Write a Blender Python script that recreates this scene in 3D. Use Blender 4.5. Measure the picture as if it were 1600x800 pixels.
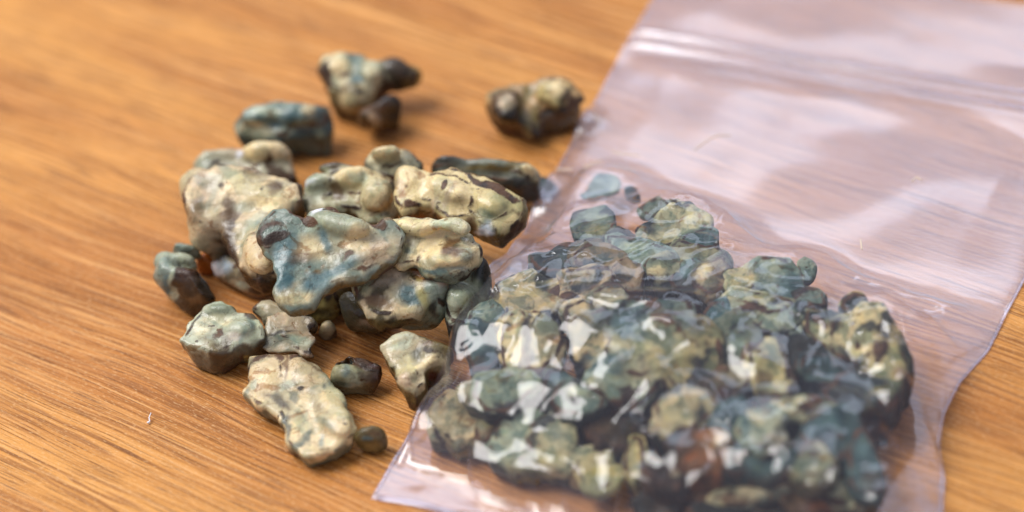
import bpy, math, random
import numpy as np
from mathutils import Vector, Matrix

for o in list(bpy.data.objects): bpy.data.objects.remove(o)
sc = bpy.context.scene
COL = sc.collection
U = 0.01                       # every measure below is in centimetres

# ------------------------------------------------------------------ camera
PITCH, ROLL, LENS, DIST = math.radians(42), math.radians(8), 100.0, 41.9
CAM = np.array([0, -DIST*math.cos(PITCH), DIST*math.sin(PITCH)])
_f = -CAM/np.linalg.norm(CAM); _r = np.array([1., 0, 0]); _u = np.cross(_r, _f)
RT = _r*math.cos(ROLL) - _u*math.sin(ROLL); UP = _u*math.cos(ROLL) + _r*math.sin(ROLL); FW = _f
FPX = LENS/36*1600
cd = bpy.data.cameras.new('camera'); cam = bpy.data.objects.new('camera', cd); COL.objects.link(cam)
cam.matrix_world = Matrix(((RT[0], UP[0], -FW[0], CAM[0]*U), (RT[1], UP[1], -FW[1], CAM[1]*U),
                           (RT[2], UP[2], -FW[2], CAM[2]*U), (0, 0, 0, 1)))
cd.lens = LENS; cd.sensor_width = 36; cd.clip_start = 0.01; cd.clip_end = 20
sc.camera = cam

def at(px, py, z=0.0):
    """point of the place (cm) seen at a pixel of the 1600x800 photograph, at height z"""
    d = FW*FPX + RT*(px-800) + UP*(400-py)
    return CAM + d*((z-CAM[2])/d[2])
def project(P):
    q = P - CAM
    k = FPX/(q@FW)
    return 800 + (q@RT)*k, 400 - (q@UP)*k

cd.dof.use_dof = True
cd.dof.focus_distance = float((at(800, 560)-CAM)@FW)*U
cd.dof.aperture_fstop = 7.2
cd.dof.aperture_blades = 9

# ------------------------------------------------------------------ light
w = bpy.data.worlds.new('World'); sc.world = w; w.use_nodes = True
bg = w.node_tree.nodes['Background']; bg.inputs[0].default_value = (0.74, 0.77, 1.0, 1); bg.inputs[1].default_value = 0.42
def area(name, loc, size, size_y, radiance, color):
    l = bpy.data.lights.new(name, 'AREA'); l.shape = 'RECTANGLE'; l.size = size; l.size_y = size_y
    l.energy = radiance*math.pi*size*size_y; l.color = color     # radiance -> watts of a one-sided emitter
    o = bpy.data.objects.new(name, l); COL.objects.link(o); o.location = loc
    o.rotation_euler = (-Vector(loc)).to_track_quat('-Z', 'Y').to_euler()
    return o
area('window_light_side', (-0.46, 0.20, 0.80), 0.54, 0.52, 10.0, (1.0, 0.97, 0.94))
area('window_light_back', (0.20, 1.40, 1.45), 1.6, 0.62, 3.1, (0.72, 0.82, 1.0))

sc.view_settings.view_transform = 'Standard'; sc.view_settings.look = 'None'
sc.view_settings.gamma = 1; sc.view_settings.exposure = 0.34; sc.view_settings.use_curve_mapping = False
sc.render.engine = 'CYCLES'
sc.render.resolution_x, sc.render.resolution_y = 1024, 512
sc.cycles.transparent_max_bounces = 16

# ------------------------------------------------------------------ node helpers
class NT:
    def __init__(s, name):
        s.m = bpy.data.materials.new(name); s.m.use_nodes = True
        s.t = s.m.node_tree; s.t.nodes.clear()
        s.out = s.t.nodes.new('ShaderNodeOutputMaterial')
    def n(s, typ, ins=None, **kw):
        nd = s.t.nodes.new('ShaderNode'+typ)
        for k, v in kw.items(): setattr(nd, k, v)
        for k, v in (ins or {}).items():
            if isinstance(v, bpy.types.NodeSocket): s.t.links.new(v, nd.inputs[k])
            else: nd.inputs[k].default_value = v
        return nd
    def noise(s, vec, scale, detail=3, rough=.55, dist=0):
        return s.n('TexNoise', {'Vector': vec, 'Scale': scale, 'Detail': detail, 'Roughness': rough, 'Distortion': dist}).outputs[0]
    def ramp(s, fac, a, b, va=0., vb=1.):
        return s.n('MapRange', {'Value': fac, 'From Min': a, 'From Max': b, 'To Min': va, 'To Max': vb}, interpolation_type='SMOOTHSTEP').outputs[0]
    def math(s, op, a, b=0.):
        return s.n('Math', {0: a, 1: b}, operation=op).outputs[0]
    def mix(s, fac, a, b, blend='MIX'):
        nd = s.n('Mix', data_type='RGBA', blend_type=blend)
        for i, v in ((0, fac), (6, a), (7, b)):
            if isinstance(v, bpy.types.NodeSocket): s.t.links.new(v, nd.inputs[i])
            else: nd.inputs[i].default_value = v if i == 0 else (*v, 1)
        return nd.outputs[2]
    def scaled(s, vec, sc_):
        return s.n('VectorMath', {0: vec, 1: sc_}, operation='MULTIPLY').outputs[0]
    def add(s, a, b):
        return s.n('VectorMath', {0: a, 1: b}, operation='ADD').outputs[0]
    def done(s, sh): s.t.links.new(sh, s.out.inputs[0]); return s.m

# ------------------------------------------------------------------ wood
def wood_material():
    k = NT('wood')
    co = k.n('TexCoord').outputs['Object']
    p = k.scaled(co, (100, 100, 100))                       # cm, x runs along the grain
    wig = k.noise(k.scaled(p, (.10, .35, 1)), 1.0, 2)
    off = k.n('CombineXYZ', {'Y': k.math('MULTIPLY', k.math('SUBTRACT', wig, .5), .9)}).outputs[0]
    q = k.add(p, off)
    broad = k.noise(k.scaled(q, (.07, .50, 1)), 1.0, 3, .5)
    mid = k.noise(k.scaled(q, (.09, 5.0, 1)), 1.0, 3, .6, .1)
    fibre = k.noise(k.scaled(q, (.26, 20., 1)), 1.0, 3, .65)
    pore = k.noise(k.scaled(q, (.9, 46., 1)), 1.0, 2, .6)
    grit = k.noise(k.scaled(q, (12., 50., 1)), 1.0, 2, .6)
    sep = k.n('SeparateXYZ', {0: q}).outputs[1]
    ph = k.math('ADD', k.math('MULTIPLY', sep, 44.), k.math('MULTIPLY', k.noise(k.scaled(q, (.22, 1.6, 1)), 1.0, 3, .6), 34.))
    lam = k.math('MULTIPLY', k.math('ADD', k.math('SINE', ph), 1.0), k.ramp(k.noise(k.scaled(q, (.25, 2.4, 1)), 1.0, 2), .36, .62, .10, .5))
    dust = k.noise(k.scaled(q, (30., 60., 1)), 1.0, 2, .6)
    c = k.mix(k.ramp(broad, .34, .66), (.475, .178, .034), (.700, .322, .072))
    c = k.mix(k.ramp(mid, .50, .68, 0, .24), c, (.300, .105, .020))
    c = k.mix(k.ramp(mid, .47, .32, 0, .55), c, (.730, .355, .105))
    c = k.mix(k.ramp(lam, .30, .80, 0, .56), c, (.260, .090, .018))
    c = k.mix(k.ramp(fibre, .52, .63, 0, .52), c, (.210, .068, .012))
    c = k.mix(k.ramp(fibre, .46, .36, 0, .55), c, (.780, .410, .135))
    c = k.mix(k.ramp(pore, .55, .64, 0, .70), c, (.120, .038, .008))
    c = k.mix(k.ramp(grit, .56, .68, 0, .45), c, (.80, .52, .25))
    c = k.mix(k.ramp(dust, .35, .65, 0, .45), c, (.74, .68, .60), 'MULTIPLY')
    hgt = k.math('SUBTRACT', k.math('MULTIPLY', mid, -.6), k.math('ADD', k.math('MULTIPLY', fibre, .8), k.math('MULTIPLY', pore, .5)))
    hgt = k.math('ADD', hgt, k.math('MULTIPLY', grit, .18))
    b = k.n('Bump', {'Height': hgt, 'Strength': .85, 'Distance': .00028}).outputs[0]
    s = k.n('BsdfPrincipled', {'Base Color': c, 'Roughness': k.ramp(fibre, .3, .7, .36, .56), 'Specular IOR Level': .20, 'Normal': b})
    return k.done(s.outputs[0])

def mesh_obj(name, verts, faces, mat, parent=None, origin=(0, 0, 0), smooth=True):
    me = bpy.data.meshes.new(name)
    v = (np.asarray(verts, float)-np.asarray(origin))*U
    me.from_pydata(v.tolist(), [], [list(f) for f in faces]); me.update()
    if smooth: me.polygons.foreach_set('use_smooth', [True]*len(me.polygons))
    me.materials.append(mat)
    o = bpy.data.objects.new(name, me); COL.objects.link(o)
    if parent is not None:
        o.parent = parent
        o.location = (Vector(origin)*U) - parent.location
    else: o.location = Vector(origin)*U
    return o
def tag(o, label, cat, group=None):
    o['label'] = label; o['category'] = cat
    if group: o['group'] = group

def slab(name, hx, hy, t, mat, ang):
    b = .25
    ring = lambda x, y, z: [(-x, -y, z), (x, -y, z), (x, y, z), (-x, y, z)]
    v = ring(hx-b, hy-b, 0) + ring(hx, hy, -b) + ring(hx, hy, -t) + ring(hx-b, hy-b, -t-b)
    f = [(0, 1, 2, 3)] + [(i+4*r, 4*(r+1)+i, 4*(r+1)+(i+1) % 4, 4*r+(i+1) % 4) for r in range(3) for i in range(4)] + [(15, 14, 13, 12)]
    o = mesh_obj(name, v, f, mat, smooth=False)
    o.rotation_euler[2] = ang
    return o
table = slab('tabletop', 60, 45, 2.2, wood_material(), math.radians(-38.5))
table['kind'] = 'structure'

# ------------------------------------------------------------------ numpy noise
rng0 = np.random.default_rng(7)
PERM = np.concatenate([rng0.permutation(256)]*3)
G3 = rng0.normal(size=(256, 3)); G3 /= np.linalg.norm(G3, axis=1)[:, None]
def noise3(P):
    Pi = np.floor(P).astype(int); f = P-Pi; Pi &= 255
    u = f*f*f*(f*(f*6-15)+10)
    r = 0
    for dx in (0, 1):
        wx = u[:, 0] if dx else 1-u[:, 0]
        for dy in (0, 1):
            wy = u[:, 1] if dy else 1-u[:, 1]
            for dz in (0, 1):
                wz = u[:, 2] if dz else 1-u[:, 2]
                h = PERM[PERM[PERM[Pi[:, 0]+dx]+Pi[:, 1]+dy]+Pi[:, 2]+dz]
                g = G3[h]
                r = r + wx*wy*wz*(g[:, 0]*(f[:, 0]-dx)+g[:, 1]*(f[:, 1]-dy)+g[:, 2]*(f[:, 2]-dz))
    return r*1.6
def fbm(P, oct=3):
    r, a = 0, 1.
    for i in range(oct):
        r = r + a*noise3(P*(2**i)+17.3*i); a *= .5
    return r

# ------------------------------------------------------------------ truffles
TONE = dict(C=(.80, .635, .345), T=(.59, .435, .275), G=(.330, .350, .235), B=(.120, .200, .205), O=(.230, .170, .060),
            D=(.045, .027, .014), R=(.085, .018, .007), A=(.46, .130, .018), W=(.78, .77, .80), P=(.54, .560, .400),
            K=(.040, .055, .055), Y=(.50, .40, .13), N=(.16, .085, .035))
def tone(s):
    a = np.array([TONE[c] for c in s]); return a.mean(0)

def truffle_material(name, spec, coat, mott=0.):
    k = NT(name)
    tc = k.n('TexCoord').outputs['Object']
    rnd = k.n('ObjectInfo').outputs['Random']
    p = k.add(k.scaled(tc, (100, 100, 100)), k.n('CombineXYZ', {'X': k.math('MULTIPLY', rnd, 91.), 'Y': k.math('MULTIPLY', rnd, 37.), 'Z': k.math('MULTIPLY', rnd, 13.)}).outputs[0])
    vc = k.n('Attribute', attribute_name='pigment').outputs['Color']
    soil = k.n('Attribute', attribute_name='soil').outputs['Fac']
    blot = k.noise(p, 1.3, 4, .55, .9)
    blot2 = k.noise(k.add(p, (31, 7, 3)), 2.6, 4, .58, .7)
    fine = k.noise(p, 9., 4, .65)
    speck = k.noise(k.add(p, (5, 50, 9)), 7.5, 2, .5)
    zone = k.noise(k.add(p, (71, 13, 5)), 1.15, 3, .5, 1.4)
    vein = k.math('ABSOLUTE', k.math('SUBTRACT', k.noise(k.add(p, (8, 3, 61)), 2.0, 4, .6, .7), .5))
    c = k.mix(k.ramp(zone, .51, .57, 0, .48), vc, (.46, .57, .58), 'MULTIPLY')             # translucent greyish zones
    c = k.mix(k.ramp(blot, .55, .66, 0, .55), c, (.34, .52, .58), 'MULTIPLY')              # bruised blue-green
    c = k.mix(k.ramp(blot2, .54, .66, 0, .7), c, (1.22, 1.24, 1.12), 'MULTIPLY')           # opaque waxy clouds
    c = k.mix(k.ramp(k.noise(k.add(p, (3, 81, 27)), 2.2, 3, .6, 1.2), .61, .67, 0, .75), c, (.55, .36, .22), 'MULTIPLY')   # rusty stains
    if mott:
        m1 = k.noise(k.add(p, (44, 21, 2)), 3.6, 5, .62, .5)
        c = k.mix(k.ramp(m1, .46, .60, 0, mott), c, (.26, .40, .45), 'MULTIPLY')
        c = k.mix(k.ramp(m1, .42, .34, 0, mott), c, (1.25, 1.15, .90), 'MULTIPLY')
    c = k.mix(k.ramp(vein, .016, .003, 0, .45), c, (.40, .28, .20), 'MULTIPLY')            # fine cracks
    c = k.mix(1.0, c, k.mix(k.ramp(fine, .30, .70), (.90, .88, .86), (1.08, 1.08, 1.07)), 'MULTIPLY')
    c = k.mix(k.ramp(k.noise(p, 34., 2, .6), .35, .65, .0, .22), c, (.70, .68, .64), 'MULTIPLY')
    c = k.mix(k.ramp(speck, .72, .75, 0, .8), c, (.045, .022, .010))                      # soil specks
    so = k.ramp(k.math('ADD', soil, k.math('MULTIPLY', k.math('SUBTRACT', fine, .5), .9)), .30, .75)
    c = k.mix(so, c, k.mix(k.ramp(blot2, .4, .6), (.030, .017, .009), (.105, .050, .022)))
    h = k.math('ADD', k.math('MULTIPLY', fine, .50), k.math('MULTIPLY', k.noise(p, 26., 3, .6), .16))
    h = k.math('ADD', h, k.math('MULTIPLY', blot2, .45))
    h = k.math('ADD', h, k.math('MULTIPLY', k.math('MULTIPLY', so, k.noise(p, 14., 3, .7)), .9))
    b = k.n('Bump', {'Height': h, 'Strength': .6, 'Distance': .00036}).outputs[0]
    s = k.n('BsdfPrincipled', {'Base Color': c, 'Roughness': k.math('ADD', k.ramp(blot2, .35, .65, .20, .46), k.math('MULTIPLY', so, .22)), 'Specular IOR Level': spec, 'Subsurface Weight': .22, 'Subsurface Radius': (.0014, .0010, .0006), 'Subsurface Scale': 1.0,
                               
                               'Coat Weight': coat, 'Coat Roughness': .10, 'Normal': b})
    return k.done(s.outputs[0])
FLESH = truffle_material('truffle_flesh', .42, .07)
FLESH_WET = truffle_material('truffle_flesh_against_film', .10, 0., .75)    # moisture fills the gap to the film: hardly any surface gloss

def surface_net(F, lo, h):
    S = F < 0
    nx, ny, nz = F.shape
    c = np.zeros((nx-1, ny-1, nz-1), int)
    for i in (0, 1):
        for j in (0, 1):
            for l in (0, 1): c += S[i:nx-1+i, j:ny-1+j, l:nz-1+l]
    act = (c > 0) & (c < 8)
    idx = -np.ones(act.shape, int); ids = np.argwhere(act); idx[act] = np.arange(len(ids))
    pos = np.zeros((len(ids), 3)); cnt = np.zeros(len(ids))
    corners = [np.array(x) for x in np.ndindex(2, 2, 2)]
    for a in corners:
        for ax in range(3):
            if a[ax]: continue
            b = a.copy(); b[ax] = 1
            ia, ib = ids+a, ids+b
            fa, fb = F[tuple(ia.T)], F[tuple(ib.T)]
            m = (fa < 0) != (fb < 0)
            t = np.where(m, fa/np.where(m, fa-fb, 1), 0)
            pt = ids + a; pt = pt.astype(float); pt[:, ax] += t
            pos[m] += pt[m]; cnt[m] += 1
    pos /= cnt[:, None]
    V = lo + pos*h
    quads = []
    for ax in range(3):
        o1, o2 = [x for x in range(3) if x != ax]
        sl = [slice(1, -1)]*3; sl[ax] = slice(0, -1)
        sh = [slice(1, -1)]*3; sh[ax] = slice(1, None)
        A, B = S[tuple(sl)], S[tuple(sh)]
        e = np.argwhere(A != B); s_in = A[tuple(e.T)]
        e = e.copy(); e[:, o1] += 1; e[:, o2] += 1
        def gi(d1, d2):
            q = e.copy(); q[:, o1] -= d1; q[:, o2] -= d2
            return idx[tuple(q.T)]
        Q = np.stack([gi(0, 0), gi(1, 0), gi(1, 1), gi(0, 1)], 1)
        flip = s_in if ax != 1 else ~s_in
        Q[~flip] = Q[~flip][:, ::-1]
        quads.append(Q)
    return V, np.concatenate(quads)[:, ::-1] * 1

SP = math.sin(PITCH); CP = math.cos(PITCH)
def lobe_params(l):
    """(px, py, half width px, half height px, angle, centre height cm, half height cm, tone, squareness)"""
    px, py, ax, by, ang, z, c, tn = l[:8]; sq = l[8] if len(l) > 8 else 2.3
    P = at(px, py, z)
    k = FPX/((P-CAM)@FW); t = math.radians(ang)
    A = at(px+math.cos(t), py+math.sin(t), z)-P
    e1 = A/np.linalg.norm(A); e2 = np.array([-e1[1], e1[0], 0])
    s1 = 1/np.linalg.norm(A)
    x0, y0 = project(P); x1, y1 = project(P+e2*.1); s2 = math.hypot(x1-x0, y1-y0)/.1
    # the superellipsoid's outline has to reach ax and by once its height is seen too
    qd = sq/(sq-1)
    nx, ny = -math.sin(t), math.cos(t)
    s2n = max(abs((x1-x0)*nx+(y1-y0)*ny)/.1, 1)
    c = min(c, .86*by/(CP*k*max(abs(math.cos(t)), .3)))
    a = max(ax**qd-(c*CP*k*abs(math.sin(t)))**qd, (.3*ax)**qd)**(1/qd)/s1
    b = max(by**qd-(c*CP*k*abs(math.cos(t)))**qd, (.3*by)**qd)**(1/qd)/s2n
    return P, e1, e2, a, b, c, tone(tn), sq

def at_plane(px, py, P0, tilt):
    """where the pixel's ray meets the plane through P0 that rises by tilt (cm per cm) towards +y"""
    d = FW*FPX + RT*(px-800) + UP*(400-py)
    n = np.array([0, -tilt, 1.])
    return CAM + d*((P0-CAM)@n/(d@n))
def poly_params(l):
    """(outline in px, top height at its centre, thickness, edge radius, tone, side tone, tilt): a cut slab"""
    pts, zt, th, r, tn, sn, tilt = l
    c = np.mean(pts, 0); P0 = at(c[0], c[1], zt)
    W = np.array([at_plane(x, y, P0, tilt) for x, y in pts])
    return dict(W=W, P0=P0, ph=float(c[0]*.37+c[1]*.71), th=th, r=r, tn=tone(tn), sn=tone(sn), tilt=tilt, lo=W.min(0)-np.array([0, 0, th]), hi=W.max(0))
def poly_dist(Q, W):
    A = W[:, :2]; Bp = np.roll(A, -1, 0); x, y = Q[:, 0], Q[:, 1]
    d = np.full(len(Q), 1e9); ins = np.zeros(len(Q), bool)
    for (ax, ay), (bx, by) in zip(A, Bp):
        ex, ey = bx-ax, by-ay; wx, wy = x-ax, y-ay
        t = np.clip((wx*ex+wy*ey)/(ex*ex+ey*ey), 0, 1)
        d = np.minimum(d, (wx-t*ex)**2+(wy-t*ey)**2)
        cr = ((ay > y) != (by > y))
        ins ^= cr & (x < ex*(y-ay)/(ey if abs(ey) > 1e-9 else 1e-9)+ax)
    d = np.sqrt(d); return np.where(ins, -d, d)
def poly_field(Q, p):
    q2 = poly_dist(Q, p['W'])-.035
    x, y, z = Q.T; f = p['ph']
    q2 = q2+.022*np.sin(6.1*x+2.5*np.sin(3.7*y+f)+f)*np.sin(5.3*y+1.9*np.sin(4.1*x)+2*f)+.014*np.sin(14.*x+2.*np.sin(9.*y+f)+3*f)*np.sin(12.*y+5*z+2.*np.sin(8.*x)+f)
    dep = p['P0'][2]+p['tilt']*(Q[:, 1]-p['P0'][1])-Q[:, 2]             # depth below the cut face
    q2 = q2 + .10*np.clip(dep/p['th'], 0, 1.2)**2                      # sides draw in towards the foot
    dz = np.abs(dep-p['th']/2)-p['th']/2
    r = min(p['r'], p['th']*.48)
    return np.hypot(np.maximum(q2+r, 0), np.maximum(dz+r, 0))+np.minimum(np.maximum(q2+r, dz+r), 0)-r, dep

ALL = []
def truffle(label, lobes, paint=(), name='truffle', h=.036, k=.05, amp=1., seed=None, group=None, soil=.0, cat='truffle', polys=(), cuts=5, grow=1.0, wet=np.array([.90, .91, .90])):
    sd = len(ALL) if seed is None else seed
    rs = np.random.default_rng(1000+sd)
    if polys: lobes = [tuple(l[:6])+(l[6]*.8,)+tuple(l[7:]) for l in lobes]
    lobes = [(l[0], l[1], l[2]*grow, l[3]*grow)+tuple(l[4:]) for l in lobes]
    if not polys and min(l[5]-l[6] for l in lobes) < .2:                       # lies on the table: let it down until it touches
        for _ in range(2):
            low_ = min(p[0][2]-p[5] for p in map(lobe_params, lobes))+.02
            lobes = [l[:5]+(l[5]-low_,)+l[6:] for l in lobes]
    PL = [poly_params(l) for l in polys]
    L = [lobe_params(l) for l in lobes]
    lo = np.min([l[0]-np.array([max(l[3], l[4])]*2+[l[5]]) for l in L]+[p['lo'] for p in PL], 0)-.14
    hi = np.max([l[0]+np.array([max(l[3], l[4])]*2+[l[5]]) for l in L]+[p['hi'] for p in PL], 0)+.14
    lo[2] = max(lo[2], -.12)
    n = np.maximum(np.ceil((hi-lo)/h).astype(int), 6)
    X = [lo[i]+h*np.arange(n[i]) for i in range(3)]
    g = np.stack(np.meshgrid(*X, indexing='ij'), -1).reshape(-1, 3)
    ph = rs.uniform(0, 6.28, 12); wv = .08*amp*min(1., np.mean([min(l[3], l[4]) for l in L]+[.45]*len(PL))/.45)*(.6 if PL else 1)
    gw = g.copy()
    for i in range(3):
        j, m = (i+1) % 3, (i+2) % 3
        gw[:, i] += wv*(np.sin(g[:, j]*2.9+ph[i*4])*np.sin(g[:, m]*2.3+ph[i*4+1])+.5*np.sin(g[:, j]*6.1+ph[i*4+2])*np.sin(g[:, m]*5.3+ph[i*4+3]))
    def fields(Q):
        D = []
        for P, e1, e2, a, b, c, tn, sq in L:
            q = Q-P
            x = np.abs(q@e1)/a; y = np.abs(q@e2)/b; z = np.abs(q[:, 2])/c
            kk = ((x**2.2+y**2.2)**(sq/2.2)+z**sq)**(1/sq)
            D.append((kk-1)*min(a, b, c)*.95)
        return np.array([poly_field(Q, p)[0] for p in PL]+D)
    D = fields(gw)
    F = D[0]; kk = (1.7 if PL else 2)*k
    for d in D[1:]:
        hh = np.clip(.5+.5*(d-F)/kk, 0, 1); F = d*(1-hh)+F*hh-kk*hh*(1-hh)
    if not PL:                                                   # flattened, faceted flanks
        sel = g[F < 0]
        for _ in range(cuts):
            nv = rs.normal(size=3)*np.array([1, 1, .8]); nv /= np.linalg.norm(nv)
            pr = sel@nv; pl = g@nv-(pr.max()-rs.uniform(.03, .13)*(pr.max()-pr.min()))
            hh = np.clip(.5+.5*(pl-F)/.05, 0, 1); F = F*(1-hh)+pl*hh+.05*hh*(1-hh)
    F = np.maximum(F, .012-g[:, 2])                              # rests on the table
    V, Q = surface_net(F.reshape(n), lo, h)
    # normals from the field by faces
    a = V[Q[:, 2]]-V[Q[:, 0]]; b = V[Q[:, 3]]-V[Q[:, 1]]; fn = np.cross(a, b)
    N = np.zeros_like(V)
    for i in range(4): np.add.at(N, Q[:, i], fn)
    N /= np.linalg.norm(N, axis=1)[:, None]+1e-9
    cen = V.mean(0)
    if np.mean(np.sum(N*(V-cen), 1)) < 0: Q = Q[:, ::-1]; N = -N
    off = rs.uniform(0, 200, 3)
    if PL: amp = amp*.75
    low = fbm(V*1.6+off, 2); midn = fbm(V*4.2+off, 3)
    pits = np.clip(noise3(V*3.1+off+50)-.38, 0, 1)
    ridge = 1-np.abs(noise3(V*2.2+off+90))*2.2
    dsp = amp*(.040*low+.020*midn-.07*pits+.020*np.clip(ridge, 0, 1)-.02)
    V2 = V+N*dsp[:, None]
    V2[:, 2] = np.maximum(V2[:, 2], .010)
    # pigment: tone of the lobe one is on, boundaries frayed by noise
    wn = np.stack([fbm(V*2.6+off+s, 3) for s in (11, 23, 37)], 1)
    Dv = fields(V+.10*wn)
    wgt = np.exp(-(Dv-Dv.min(0))/.035); wgt /= wgt.sum(0)
    col = np.einsum('lv,lc->vc', wgt, np.array([p['tn'] for p in PL]+[l[6] for l in L]))
    rims = np.zeros(len(V))
    for i_, p in enumerate(PL):                                  # uncut rind on a slab's flanks; inside the bagged heap, painted gap shade
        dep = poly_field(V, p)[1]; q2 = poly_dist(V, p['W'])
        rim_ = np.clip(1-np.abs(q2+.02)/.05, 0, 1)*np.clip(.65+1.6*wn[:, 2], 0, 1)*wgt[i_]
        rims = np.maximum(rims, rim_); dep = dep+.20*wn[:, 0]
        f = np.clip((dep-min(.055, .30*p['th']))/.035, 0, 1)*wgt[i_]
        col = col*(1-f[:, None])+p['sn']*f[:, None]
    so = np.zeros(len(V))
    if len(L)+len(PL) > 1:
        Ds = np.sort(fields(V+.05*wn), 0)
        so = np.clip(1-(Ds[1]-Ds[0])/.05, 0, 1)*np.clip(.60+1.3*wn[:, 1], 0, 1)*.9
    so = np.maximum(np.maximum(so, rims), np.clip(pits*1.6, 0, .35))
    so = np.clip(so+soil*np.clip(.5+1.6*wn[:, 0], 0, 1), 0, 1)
    px, py = project(V)
    for p in paint:                                              # (px, py, rx, ry, angle, tone, strength)
        t = math.radians(p[4]); dx, dy = px-p[0]+9*wn[:, 0], py-p[1]+9*wn[:, 1]
        r = np.hypot((dx*math.cos(t)+dy*math.sin(t))/p[2], (-dx*math.sin(t)+dy*math.cos(t))/p[3])
        f = np.clip((1.3-r)/.75, 0, 1)*p[6]; f = f*f*(3-2*f)
        if p[5] == 'S': so = np.maximum(so, f)
        else:
            col = col*(1-f[:, None])+tone(p[5])*f[:, None]; so = so*(1-f)
    col = col*wet
    base = np.array([V2[:, 0].mean(), V2[:, 1].mean(), V2[:, 2].min()])
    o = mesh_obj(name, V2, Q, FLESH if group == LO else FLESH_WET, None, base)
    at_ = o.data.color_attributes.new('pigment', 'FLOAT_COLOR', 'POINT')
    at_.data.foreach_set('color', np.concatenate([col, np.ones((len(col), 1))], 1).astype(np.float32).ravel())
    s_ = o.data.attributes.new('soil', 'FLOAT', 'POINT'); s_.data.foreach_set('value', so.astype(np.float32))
    tag(o, label, cat, group)
    ALL.append((o, V2))
    return o

def up(pts, n):
    y0 = min(p[1] for p in pts); y1 = max(p[1] for p in pts)
    return [(x, y0+(y-y0)*(y1-y0-n)/(y1-y0)) for x, y in pts]
LO = 'truffles spilled on the table'
def T(label, lobes, paint=(), **kw): return truffle(label, lobes, paint, group=LO, grow=1.0 if 'polys' in kw else 1.12, **kw)

T('blue-grey bruised truffle slab with curled brown rim, topmost of the pile', polys=[([(405,362),(412,341),(430,326),(445,322),(462,330),(480,337),(487,327),(505,324),(527,326),(550,337),(570,342),(587,347),(610,342),(625,352),(631,365),(627,387),(612,407),(585,422),(555,432),(520,440),(500,450),(487,467),(467,476),(447,477),(430,465),(426,450),(432,435),(427,412),(424,400),(410,387)], 1.62, .30, .085, 'GBGB', 'NO', .45)], lobes=[(430, 358, 19, 30, 15, 1.66, .20, 'GB'), (585, 388, 44, 20, -25, 1.50, .14, 'TC'), (535, 350, 44, 18, 12, 1.78, .18, 'G'), (458, 456, 30, 18, -10, 1.27, .16, 'CT')],
  paint=[(445, 402, 20, 42, 10, 'B', .9), (490, 385, 34, 26, 0, 'C', .7), (492, 440, 22, 14, 0, 'B', .9), (446, 440, 16, 12, 0, 'B', .95), (508, 372, 9, 26, -15, 'B', .8),
   (530, 420, 45, 10, -25, 'B', .8), (560, 372, 30, 20, -30, 'C', .7), (468, 402, 24, 14, 0, 'N', .6), (470, 338, 34, 8, 25, 'S', .9), (432, 372, 22, 9, -30, 'S', .9),
   (590, 350, 20, 14, 20, 'S', .9), (545, 330, 50, 7, 15, 'S', .9), (495, 326, 14, 8, -20, 'W', 1), (590, 395, 40, 22, -25, 'T', .6), (455, 465, 34, 14, -10, 'C', .8)], h=.030)
T('large pale tan truffle clump with a round lobe at the left of the pile', polys=[([(283,298),(296,270),(335,252),(390,256),(432,272),(468,284),(474,308),(452,325),(442,360),(434,400),(428,422),(405,430),(380,414),(362,388),(340,352),(300,335),(288,318)], 1.22, .60, .14, 'CTT', 'ND', .28)], lobes=[(326, 360, 38, 33, -20, .85, .42, 'TC', 2.6), (312, 296, 30, 32, 0, 1.02, .36, 'TC'), (392, 300, 60, 26, 15, 1.22, .24, 'C'), (405, 390, 24, 40, -15, 1.12, .24, 'TC'), (350, 398, 24, 22, 0, .45, .4, 'N')],
  paint=[(318, 290, 22, 30, 10, 'T', .7), (330, 355, 30, 18, -20, 'T', .7), (385, 320, 18, 14, 0, 'P', .6), (420, 370, 20, 40, 0, 'T', .6), (425, 292, 12, 12, 0, 'N', .8), (300, 330, 12, 30, 20, 'N', .6),
   (385, 262, 34, 8, 10, 'N', .6), (400, 345, 34, 10, -40, 'P', .6), (365, 278, 24, 12, 0, 'C', .8), (360, 400, 14, 22, 0, 'S', .8), (405, 443, 30, 8, 10, 'S', .8)])
T('lumpy greenish tan truffle tucked behind the large tan clump', polys=[([(300,268),(318,248),(345,238),(372,240),(390,226),(415,222),(436,232),(455,246),(462,268),(430,282),(380,276),(330,278)], .72, .7, .24, 'PT', 'ND', .25)], lobes=[
    (342, 256, 42, 22, -12, .55, .42, 'PT'), (405, 242, 27, 22, 0, .75, .45, 'C'), (436, 250, 22, 28, 20, .6, .45, 'TC'), (378, 254, 20, 20, 0, .55, .4, 'N')],
  paint=[(372, 236, 8, 7, 0, 'W', .9), (320, 256, 18, 14, 0, 'G', .7)], soil=.25)
T('blue-green mottled truffle at the back left, nearest the empty wood', polys=[(up([(364,197),(371,175),(397,160),(427,151),(465,156),(487,167),(506,160),(514,182),(508,206),(480,210),(454,212),(435,222),(405,220),(371,216)], 14), .72, .72, .20, 'PGB', 'BK', .3)], lobes=[(410, 178, 34, 18, -10, .80, .2, 'BP'), (460, 178, 30, 18, 0, .80, .2, 'BG'), (497, 190, 16, 26, 15, .55, .36, 'BK')],
  paint=[(420, 170, 24, 10, 0, 'P', .8), (395, 205, 26, 14, 0, 'PC', .8), (450, 185, 30, 12, -20, 'B', .8), (480, 165, 16, 10, 0, 'C', .6), (370, 180, 12, 16, 0, 'K', .7), (420, 190, 26, 8, 10, 'B', .8)], soil=.2)
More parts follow.
